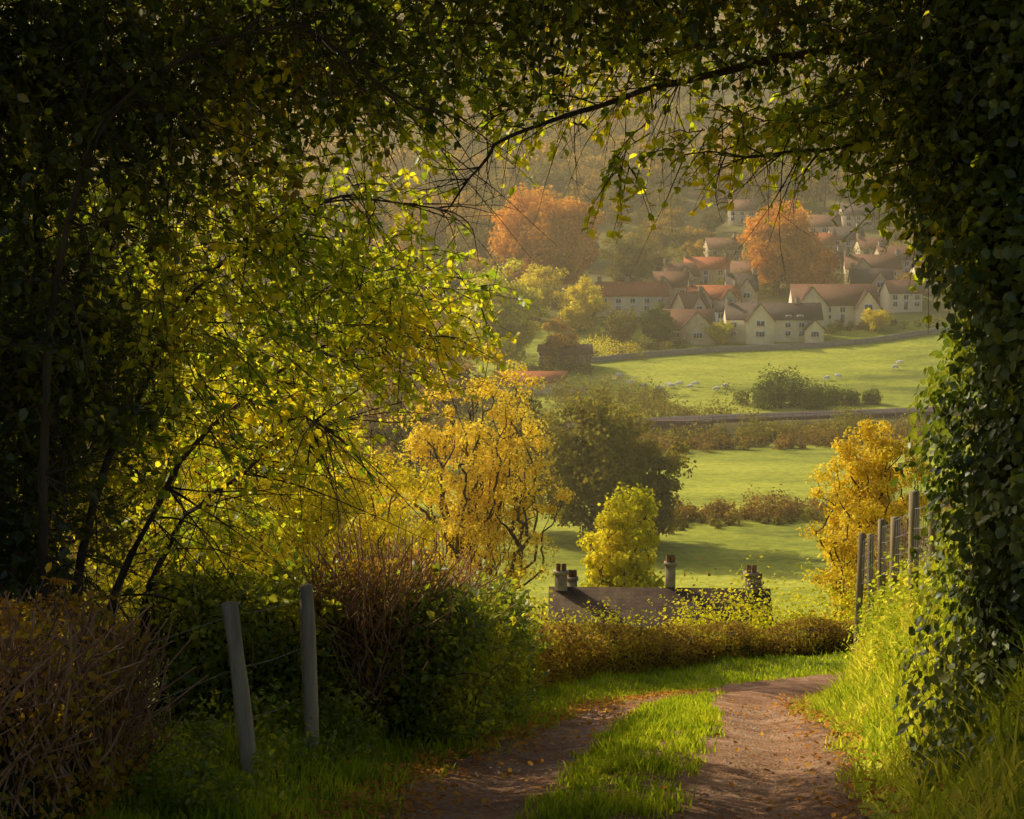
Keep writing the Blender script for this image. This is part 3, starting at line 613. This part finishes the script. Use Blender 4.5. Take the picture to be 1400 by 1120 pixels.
# ------------------------------------------------------------ near hedges
def hedge(name,pts,w,h,n,ls,lm,stalks=0,seed=0,core=True,top=.1,lum=.13,nsp=0,sl=.5):
    r=np.random.default_rng(seed); m=120; p=smooth_path(pts,m); t=nrm(np.gradient(p[:,:2],axis=0)); nn=np.stack([-t[:,1],t[:,0]],1)
    e=empty(name,(0,0,0))
    hh=p[:,2] if p.shape[1]>2 else np.full(m,h)
    hh=hh*(1+lum*.8*vnoise(p[:,0],p[:,1],2.3,seed+7))
    tap=np.minimum(1,np.minimum(np.arange(m)+2,m+1-np.arange(m))/9.)**.5; 
    i=r.integers(0,m-1,n); f=r.random(n); q=p[i,:2]*(1-f)[:,None]+p[i+1,:2]*f[:,None]; hq=(hh*tap)[i]
    a=r.uniform(-.25,math.pi+.25,n); ce=np.cos(a);se=np.sin(a)
    sq=(np.abs(ce)**3+np.abs(se)**3)**-.333
    rad=(.62+.48*r.random(n)**.7)*(1+lum*vnoise(q[:,0]+a*.6,q[:,1]+a*.4,3.5,seed))
    ww=w*(.6+.4*tap[i])
    lat=ce*sq*rad*ww/2; z=hq*(.5+.5*np.clip(se*sq*rad*1.0,-1,1.15)); z=np.where(se<0,hq*.5*r.random(n),z)
    low=r.random(n)<.35; z=np.where(low,z*r.random(n),z); lat=np.where(low,np.sign(ce)*ww/2*(.65+.4*r.random(n)),lat)
    P=np.c_[q+nn[i]*lat[:,None],H(q[:,0],q[:,1])+z]
    out=np.c_[nn[i]*ce[:,None],se]
    V,F=leaf_geo(P,nrm(out*.8+runit(n)*.8),rng.uniform(.6,1.3,n)*ls,.7,ls<.08,.2); obj('leaves',mk('hedge_leaves',V,F,M[lm]),e)
    if nsp:
        j=r.integers(0,n,nsp); L_=[];T_=[]; sprays(L_,T_,None,None,nsp,.26,8,ls*1.25,(0,-.1,.75),P0=P[j]); finish(e,L_,T_,lm)
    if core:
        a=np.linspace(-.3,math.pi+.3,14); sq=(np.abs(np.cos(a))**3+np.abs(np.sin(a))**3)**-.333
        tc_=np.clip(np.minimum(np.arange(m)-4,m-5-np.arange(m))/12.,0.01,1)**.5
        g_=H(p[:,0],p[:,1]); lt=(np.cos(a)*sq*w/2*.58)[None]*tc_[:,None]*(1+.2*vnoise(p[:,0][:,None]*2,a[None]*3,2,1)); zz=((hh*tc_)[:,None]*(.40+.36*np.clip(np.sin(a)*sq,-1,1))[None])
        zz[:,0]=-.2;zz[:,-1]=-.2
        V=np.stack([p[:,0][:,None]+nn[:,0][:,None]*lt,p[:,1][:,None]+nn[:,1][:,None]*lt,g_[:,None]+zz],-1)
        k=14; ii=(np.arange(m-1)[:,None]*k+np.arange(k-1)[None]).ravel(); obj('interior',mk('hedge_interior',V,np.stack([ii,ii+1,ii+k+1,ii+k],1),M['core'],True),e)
    if stalks:
        i=r.integers(0,m,stalks); la=r.uniform(-.5,.5,stalks)*w; b=np.c_[p[i,:2]+nn[i]*la[:,None],H(p[i,0],p[i,1])+hh[i]*r.uniform(.1,.8,stalks)]
        d=nrm(np.c_[r.normal(0,.55,(stalks,2)),np.full(stalks,1.)]); ln=r.uniform(.2,.55,stalks)[:,None]*min(h,1.2)*sl/.5
        b[:,2]=np.minimum(b[:,2],H(p[i,0],p[i,1])+hh[i]*1.02-ln[:,0]*.9+top*r.random(stalks))
        k1=b+d*ln*.5+r.normal(0,.03,(stalks,3)); k2=b+d*ln+r.normal(0,.04,(stalks,3))
        V,F=tubes(np.stack([b,k1,k2],1),np.outer(r.uniform(.003,.008,stalks),[1,.8,.5]),4); obj('cut_stems',mk('cut_stems',V,F,M['stalk']),e)
    return e
hedge('clipped_hedge',[(-2.5,5.2),(-2.1,6.2),(-2.1,7.2),(-2.15,8.0)],.8,.88,8000,.035,'hedge_b',3000,1,True,.06,.15,150,.42)
hedge('hedgerow',[(-.98,11.0,.8),(-.72,11.8,1.0),(-.52,13,1.1),(-.4,14.6,1.0),(-.35,16.5,.9)],1.05,1.05,34000,.045,'hedge_g',500,2,True,.1,.25,800)
hedge('cut_hedge',[(-1.15,11.0,1.0),(-.85,11.6,1.22),(-.65,12.4,1.25),(-.5,13.2,1.1)],.6,1.2,6000,.035,'hedge_b',2000,3,False,.2,.2,120)
hedge('bramble_bush',[(-2.3,10.6,.8),(-1.8,10.9,.75),(-1.3,11.4,.85),(-1.0,12.2,.9)],.8,.8,13000,.045,'hedge_g',200,6,True,.1,.25,500)
hedge('lane_hedge',[(-.4,16.5,.85),(-.25,19,.85),(.1,22.5,.8),(1.2,26.5,.72),(3.3,31,.64),(6,34.8,.64),(9.5,37.3,.66),(14,38.8,.7),(24,40.5,.8)],1.0,.7,80000,.055,'hedge_o',500,4,True,.1,.18,500)
C=[];Rr=[]
for i in range(150):
    yy=rng.uniform(7.5,16); xx=np.interp(yy,LC[:,1],LC[:,0])-rng.uniform(1.75,2.5); s=rng.uniform(.06,.17); C.append((xx,yy,gz(xx,yy)+s)); Rr.append((s,s,s*1.4))
P,Nn=cloud(C,Rr,60,.2); V,F=leaf_geo(P,Nn,rng.uniform(.03,.06,len(P)),.55)
obj('verge_nettles',mk('verge_nettles',V,F,M['hedge_g']))

# ------------------------------------------------------------ fence posts
def post(e,x,y,top,r_,lean,nm,mt='post'):
    z0=gz(x,y)-.3
    P=np.array([[(x+lean[0]*(t-1)*1.0,y+lean[1]*(t-1),z0+(top-z0)*t) for t in np.linspace(0,1,6)]])
    V,F=tubes(P,np.array([[r_*1.02,r_,r_*1.03,r_*.98,r_,r_*.97]])*rng.uniform(.94,1.05,(1,6)),10)
    V=V+rng.normal(0,.003,V.shape); c=len(V); V=np.vstack([V,P[0,-1]+[0,0,.012]]); F=np.vstack([F,[(c-10+i,c-10+(i+1)%10,c,c) for i in range(10)]])
    return obj(nm,mk(nm,V,F,M[mt]),e)
fe=empty('wire_fence')
pts=[(3.87,15.5,-.92),(4.06,17,-1.25),(4.33,19,-1.74),(4.62,21,-2.2),(5.0,24,-3.0),(5.25,24.6,-3.15)]
for i,(x,y,t_) in enumerate(pts): post(fe,x,y,t_+rng.uniform(-.08,.08),.05,(rng.normal(0,.08),0),'post_%d'%(i+1),'post_d')
W=[]
for h in (.1,.3,.5,.7):
    for a,b in zip(pts[:-1],pts[1:]): W.append([(a[0],a[1],a[2]-h),((a[0]+b[0])/2,(a[1]+b[1])/2,(a[2]+b[2])/2-h-.02),(b[0],b[1],b[2]-h)])
for a,b in zip(pts[:-1],pts[1:]):
    for u in np.linspace(.1,.9,8):
        q=np.array(a)*(1-u)+np.array(b)*u; W.append([q+[0,0,-.1],q+[0,0,-.4],q+[0,0,-.7]])
V,F=tubes(np.array(W,float),np.full((len(W),3),.003),4); obj('wires',mk('wires',V,F,M['wire']),fe)
fe=empty('wire_fence')
post(fe,-1.52,9,-.43,.045,(-.12,0),'post_1'); post(fe,-1.23,10,-.56,.045,(-.03,0),'post_2'); post(fe,-1.95,7.6,-.35,.045,(0.05,0),'post_3')
W=[[(-1.95,7.6,-.4-h),(-1.74,8.3,-.45-h),(-1.52,9,-.5-h)] for h in (0,.3,.6)]+[[(-1.52,9,-.5-h),(-1.37,9.5,-.58-h),(-1.23,10,-.63-h)] for h in (0,.3,.6)]
V,F=tubes(np.array(W,float),np.full((len(W),3),.002),4); obj('wires',mk('wires',V,F,M['wire']),fe)

# ------------------------------------------------------------ overhanging trees
def limb(T_,pts,r0,r1,s=7,m=18,jit=.02):
    p=smooth_path(pts,m); k=rng.normal(0,jit,p.shape); k[1:]=k[1:]*.6+k[:-1]*.4; p=p+k*np.linspace(0.3,1,m)[:,None]; T_.append(tubes(p[None],(np.linspace(r0**.5,r1**.5,m)**2)[None]*rng.uniform(.9,1.1,(1,m)),s)); return p
def subtwigs(T_,p,n,ln,bias,r0=.007):
    i=rng.integers(1,len(p),n); b=p[i]; D=nrm(runit(n)*.8+np.array(bias)); l=rng.uniform(.3,1.2,n)*ln
    m=9; t=np.linspace(0,1,m); walk=np.cumsum(np.cumsum(rng.normal(0,.022,(n,m,3)),1),1)*ln*.55*t[None,:,None]
    Pt=b[:,None]+D[:,None]*l[:,None,None]*t[None,:,None]+np.array([0,0,-1.])*(l*.3)[:,None,None]*(t**2)[None,:,None]+walk
    T_.append(tubes(Pt,np.outer(rng.uniform(.4,1.1,n)*r0,np.linspace(1,.2,m)),4))
    j=rng.integers(2,m-2,n); s0=Pt[np.arange(n),j]; D2=nrm(D+runit(n)*.9); l2=l*.5; t2=np.linspace(0,1,5)
    P2=s0[:,None]+D2[:,None]*l2[:,None,None]*t2[None,:,None]+np.cumsum(rng.normal(0,.03,(n,5,3)),1)*ln*.5*t2[None,:,None]
    T_.append(tubes(P2,np.outer(np.full(n,r0*.4),np.linspace(1,.25,5)),3)); return Pt[:,-1]
eL=empty('hazel_tree'); Lf=[];Tw=[]; B=[]; Ld=[]
stems=[[(-2.9,9.2,-1.7),(-2.85,9.3,-.6),(-2.6,9.6,.5),(-2.45,10,1.5),(-1.9,10.3,2.2),(-1.2,10.6,2.6),(-.5,11,2.6)],
 [(-2.6,9.8,-1.7),(-2.55,9.9,-.4),(-2.25,10.2,.6),(-1.95,10.6,1.2),(-1.2,11,1.75),(-.5,11.3,1.7)],
 [(-3.0,10,-1.8),(-2.9,10,-.3),(-2.8,10,1.2),(-2.6,10,2.5),(-2.0,9.8,3.6)],
 [(-2.5,10.3,-1.8),(-2.5,10.5,-.8),(-2.15,10.8,0),(-1.85,11.2,.35),(-1.3,11.6,.75),(-.7,11.9,.85)],
 [(-2.75,9,-1.6),(-2.9,9,-.2),(-2.95,9,1.4),(-2.7,9,2.8),(-2.2,9,3.8)],
 [(-3.2,11,-2),(-3.1,11.2,-.5),(-2.8,11.4,1),(-2.3,11.6,2),(-1.4,11.8,2.4),(-.6,12,2.2)],
 [(-2.5,10.6,-1.8),(-2.4,10.7,-1),(-2.15,10.9,-.35),(-1.85,11.1,-.1),(-1.45,11.2,.25),(-1.15,11.2,.2)],
 [(-2.45,8.9,-1.5),(-2.5,8.9,.2),(-2.3,8.8,1.5),(-1.9,8.8,2.3),(-1.1,8.8,2.55),(-.5,8.9,2.2)]]
for s_ in stems:
    p=limb(B,s_,.034 if len(s_)>5 else .05,.005,7,20,.035); e1=subtwigs(B,p,80,.95,(.5,0,-.15)); 
for (dst,c,rr,n,ln,nl,bias) in [
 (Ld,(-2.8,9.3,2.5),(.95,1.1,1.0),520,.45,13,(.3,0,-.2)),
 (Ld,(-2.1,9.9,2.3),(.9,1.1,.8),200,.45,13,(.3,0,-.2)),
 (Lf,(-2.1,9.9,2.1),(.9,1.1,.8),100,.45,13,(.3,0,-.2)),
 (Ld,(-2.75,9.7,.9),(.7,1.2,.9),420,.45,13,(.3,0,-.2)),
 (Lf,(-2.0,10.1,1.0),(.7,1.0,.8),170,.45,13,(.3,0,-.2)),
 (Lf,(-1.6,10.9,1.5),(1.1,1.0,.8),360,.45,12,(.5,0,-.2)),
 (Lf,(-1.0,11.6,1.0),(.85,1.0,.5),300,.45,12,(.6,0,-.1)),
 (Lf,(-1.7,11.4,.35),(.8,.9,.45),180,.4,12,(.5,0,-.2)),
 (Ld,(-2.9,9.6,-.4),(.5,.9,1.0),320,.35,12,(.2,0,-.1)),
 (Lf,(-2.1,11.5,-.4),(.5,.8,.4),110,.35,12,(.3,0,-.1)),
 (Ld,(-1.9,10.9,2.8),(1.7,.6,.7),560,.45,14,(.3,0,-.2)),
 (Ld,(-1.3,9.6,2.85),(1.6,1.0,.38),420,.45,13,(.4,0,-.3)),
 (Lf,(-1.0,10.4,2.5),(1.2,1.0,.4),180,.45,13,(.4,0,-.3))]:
    sprays(dst,Tw,c,rr,n,ln,nl,.062,bias)
V,F=merge(B); obj('stems',mk('stems',V,F,M['bark'],True),eL); finish(eL,Lf,Tw,'canopy'); V,F=merge(Ld); obj('shaded_foliage',mk('shaded_foliage',V,F,M['canopy_d']),eL)
eR=empty('ivy_clad_tree'); Lf=[];Tw=[];B=[];Ld=[]
tr_=limb(B,[(3.15,9,-1.5),(3.1,9,0),(3.0,9,1.5),(2.9,9,3),(2.6,9,4.5)],.42,.25,12,14,.01)
b1=limb(B,[(2.9,9.1,2.4),(2.3,9.3,2.6),(1.6,9.4,2.5),(1.1,9.5,2.42),(.6,9.5,2.28),(.1,9.5,2.12),(-.15,9.5,1.95),(-.33,9.5,1.7)],.04,.005,7,26,.018)
b2=limb(B,[(2.8,9.3,2.9),(2.0,9.6,2.9),(1.2,9.9,2.65),(.5,10.2,2.5),(-.1,10.4,2.2)],.035,.005,6,22,.025)
b3=limb(B,[(2.7,9,2.1),(2.2,9.1,2.15),(1.8,9.2,2.02),(1.4,9.3,1.95),(.95,9.4,1.98)],.018,.004,6,18,.018)
b4=limb(B,[(2.9,9,3.2),(1.6,9,3.2),(.3,9.2,3.0),(-1,9.5,2.9),(-1.8,9.8,2.6)],.05,.01,6,22,.03)
for b_,q_ in ((b1,100),(b2,110),(b3,70),(b4,120)): subtwigs(B,b_,q_,.5,(-.6,0,-.15),.0045)
for (dst,c,rr,n,ln,nl,bias) in [
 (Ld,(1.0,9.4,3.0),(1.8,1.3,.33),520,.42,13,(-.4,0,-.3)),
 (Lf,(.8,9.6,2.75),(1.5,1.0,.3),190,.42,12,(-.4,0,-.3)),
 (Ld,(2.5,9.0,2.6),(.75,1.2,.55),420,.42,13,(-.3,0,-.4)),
 (Lf,(2.1,9.2,2.4),(.6,.9,.4),180,.4,12,(-.3,0,-.4)),
 (Lf,(2.45,8.9,1.9),(.42,.6,.5),170,.35,12,(-.3,0,-.5)),
 (Lf,(2.2,9.0,1.95),(.3,.4,.3),45,.35,11,(-.4,0,-.6)),
 (Lf,(.4,10.3,2.45),(1.2,.8,.25),80,.4,10,(-.5,0,-.2)),
 (Lf,(1.55,9.4,2.15),(.6,.5,.18),80,.32,10,(-.4,0,-.5)),
 (Lf,(.95,9.4,2.1),(.35,.4,.15),18,.3,9,(-.4,0,-.5)),
 (Lf,(.62,9.5,1.95),(.06,.1,.1),10,.3,9,(0,0,-1.2))]:
    sprays(dst,Tw,c,rr,n,ln,nl,.058,bias)
n=44000; z=rng.uniform(-1.9,4.5,n); a=rng.uniform(0,6.283,n); cx=np.interp(z,[-1.9,0,1.5,3,4.5],[3.2,3.1,3.02,2.9,2.6])
rad=(.72+.10*np.sin(3*a+z*2.2)+.09*np.sin(5.3*z+a*2)+.25*sstep(-.6,-1.8,z)+.12*sstep(1.2,2.4,z))*(.74+.38*rng.random(n)**.9)
P=np.c_[cx+rad*np.cos(a),9+rad*np.sin(a)*1.3,z]; Nn=np.c_[np.cos(a),np.sin(a),np.full(n,.35)]
Lf2=[leaf_geo(P,nrm(Nn*.9+runit(n)*.6),rng.uniform(.035,.075,n),.9,True,.8)]
V,F=merge(Lf2); obj('ivy',mk('ivy',V,F,M['ivy']),eR)
Ls=[];Ts=[]; j=rng.integers(0,n,360); j=j[(P[j,0]<3.0)&(P[j,2]>-.7)]; sprays(Ls,Ts,None,None,len(j),.22,9,.055,(-.5,0,-.5),P0=P[j]); V,F=merge(Ls); obj('ivy_trails',mk('ivy_trails',V,F,M['ivy']),eR)
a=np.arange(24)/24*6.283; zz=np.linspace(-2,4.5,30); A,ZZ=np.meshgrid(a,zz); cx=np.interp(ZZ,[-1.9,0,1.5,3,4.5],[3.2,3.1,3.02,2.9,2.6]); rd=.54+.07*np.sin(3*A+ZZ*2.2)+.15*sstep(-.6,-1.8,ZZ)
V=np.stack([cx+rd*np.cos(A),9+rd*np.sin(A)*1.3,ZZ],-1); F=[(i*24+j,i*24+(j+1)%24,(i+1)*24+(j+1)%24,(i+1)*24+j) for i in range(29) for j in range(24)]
obj('ivy_dark_core',mk('ivy_dark_core',V,np.array(F),M['core'],True),eR)  # opaque dark core added inside the ivy, stands in for its shaded depth
V,F=merge(B); obj('trunk_and_limbs',mk('trunk_and_limbs',V,F,M['bark'],True),eR); finish(eR,Lf,Tw,'canopy'); V,F=merge(Ld); obj('shaded_foliage',mk('shaded_foliage',V,F,M['canopy_d']),eR)
C=[(2.75+rng.normal(0,.2),8.1+rng.normal(0,.5),-1.15+rng.normal(0,.22)) for i in range(22)]; P,Nn=cloud(C,[(.2,.25,.2)]*22,140,.3); V,F=leaf_geo(P,Nn,rng.uniform(.03,.06,len(P)),.8)
obj('ivy_undergrowth',mk('ivy_undergrowth',V,F,M['ivy']))

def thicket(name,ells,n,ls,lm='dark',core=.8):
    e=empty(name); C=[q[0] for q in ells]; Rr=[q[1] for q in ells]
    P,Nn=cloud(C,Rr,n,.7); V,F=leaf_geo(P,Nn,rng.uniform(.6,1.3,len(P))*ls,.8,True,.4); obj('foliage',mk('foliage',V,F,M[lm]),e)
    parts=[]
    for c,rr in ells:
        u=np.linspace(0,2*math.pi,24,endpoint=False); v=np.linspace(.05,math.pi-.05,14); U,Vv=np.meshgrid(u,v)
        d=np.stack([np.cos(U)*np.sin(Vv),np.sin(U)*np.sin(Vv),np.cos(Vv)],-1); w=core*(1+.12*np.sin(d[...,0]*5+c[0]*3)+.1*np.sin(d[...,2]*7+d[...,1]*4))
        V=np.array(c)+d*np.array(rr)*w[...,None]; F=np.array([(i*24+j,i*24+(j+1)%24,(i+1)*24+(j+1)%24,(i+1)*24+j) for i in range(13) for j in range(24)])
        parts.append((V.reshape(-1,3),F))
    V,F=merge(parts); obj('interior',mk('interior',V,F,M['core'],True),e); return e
thicket('added_shade_thicket',[((-4.3,10.2,.5),(1.15,2.2,2.6)),((-4.2,9,3.6),(1.4,2.4,1.8)),((-4.6,5,1),(1.6,3,3)),((-5.2,12,0),(1.2,1.5,3.2))],8000,.08)  # dense masses added at the left edge to shadow leaves and block skylight
thicket('unseen_shade_canopy',[((-1.8,8.6,4.5),(2.2,2.4,1.0)),((1.5,8.4,4.4),(2.2,2.4,1.0))],8000,.09)  # unseen masses added above the frame to shade the near foliage and lane
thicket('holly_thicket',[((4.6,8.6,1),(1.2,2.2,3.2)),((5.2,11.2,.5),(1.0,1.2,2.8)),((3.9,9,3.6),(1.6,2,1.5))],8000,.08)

# ------------------------------------------------------------ mist
V=[(-900,42,-80),(900,42,-80),(900,1500,-80),(-900,1500,-80),(-900,42,2),(900,42,2),(900,1500,190),(-900,1500,190)]
m,t,N,L=nt('valley_mist'); vs=N.new('ShaderNodeVolumeScatter'); vs.inputs['Density'].default_value=.00042; vs.inputs['Anisotropy'].default_value=.5; vs.inputs['Color'].default_value=(1,.86,.50,1)
o=N.new('ShaderNodeOutputMaterial'); L.new(vs.outputs[0],o.inputs['Volume'])
obj('valley_mist',mk('valley_mist',V,np.array([(0,3,2,1),(4,5,6,7),(0,1,5,4),(1,2,6,5),(2,3,7,6),(3,0,4,7)]),m))

# ------------------------------------------------------------ light
AZ,EL=-54,32
sd=(math.sin(R(AZ))*math.cos(R(EL)),math.cos(R(AZ))*math.cos(R(EL)),math.sin(R(EL)))
sl=bpy.data.lights.new('sun','SUN'); sl.energy=5; sl.angle=R(.5); sl.color=(1,.88,.62)
so=bpy.data.objects.new('sun',sl); so.rotation_euler=Vector(sd).to_track_quat('Z','Y').to_euler(); so.location=(-20,10,30); link(so)
w=bpy.data.worlds.new('World'); scene.world=w; w.use_nodes=True; N=w.node_tree.nodes; L=w.node_tree.links
sk=N.new('ShaderNodeTexSky'); sk.sky_type='NISHITA'; sk.sun_disc=False; sk.sun_elevation=R(EL); sk.sun_rotation=R(AZ); sk.dust_density=6
bg=N['Background']; bg.inputs['Strength'].default_value=.15; L.new(sk.outputs[0],bg.inputs[0])
cam=bpy.data.cameras.new('camera'); cam.lens=60; cam.sensor_width=36; cam.clip_end=6000; cam.clip_start=.1
co=bpy.data.objects.new('camera',cam); co.location=(0,0,1.7); co.rotation_euler=(R(90-6.84),0,0); link(co); scene.camera=co
scene.view_settings.view_transform='Standard'; scene.view_settings.look='None'; scene.view_settings.exposure=0
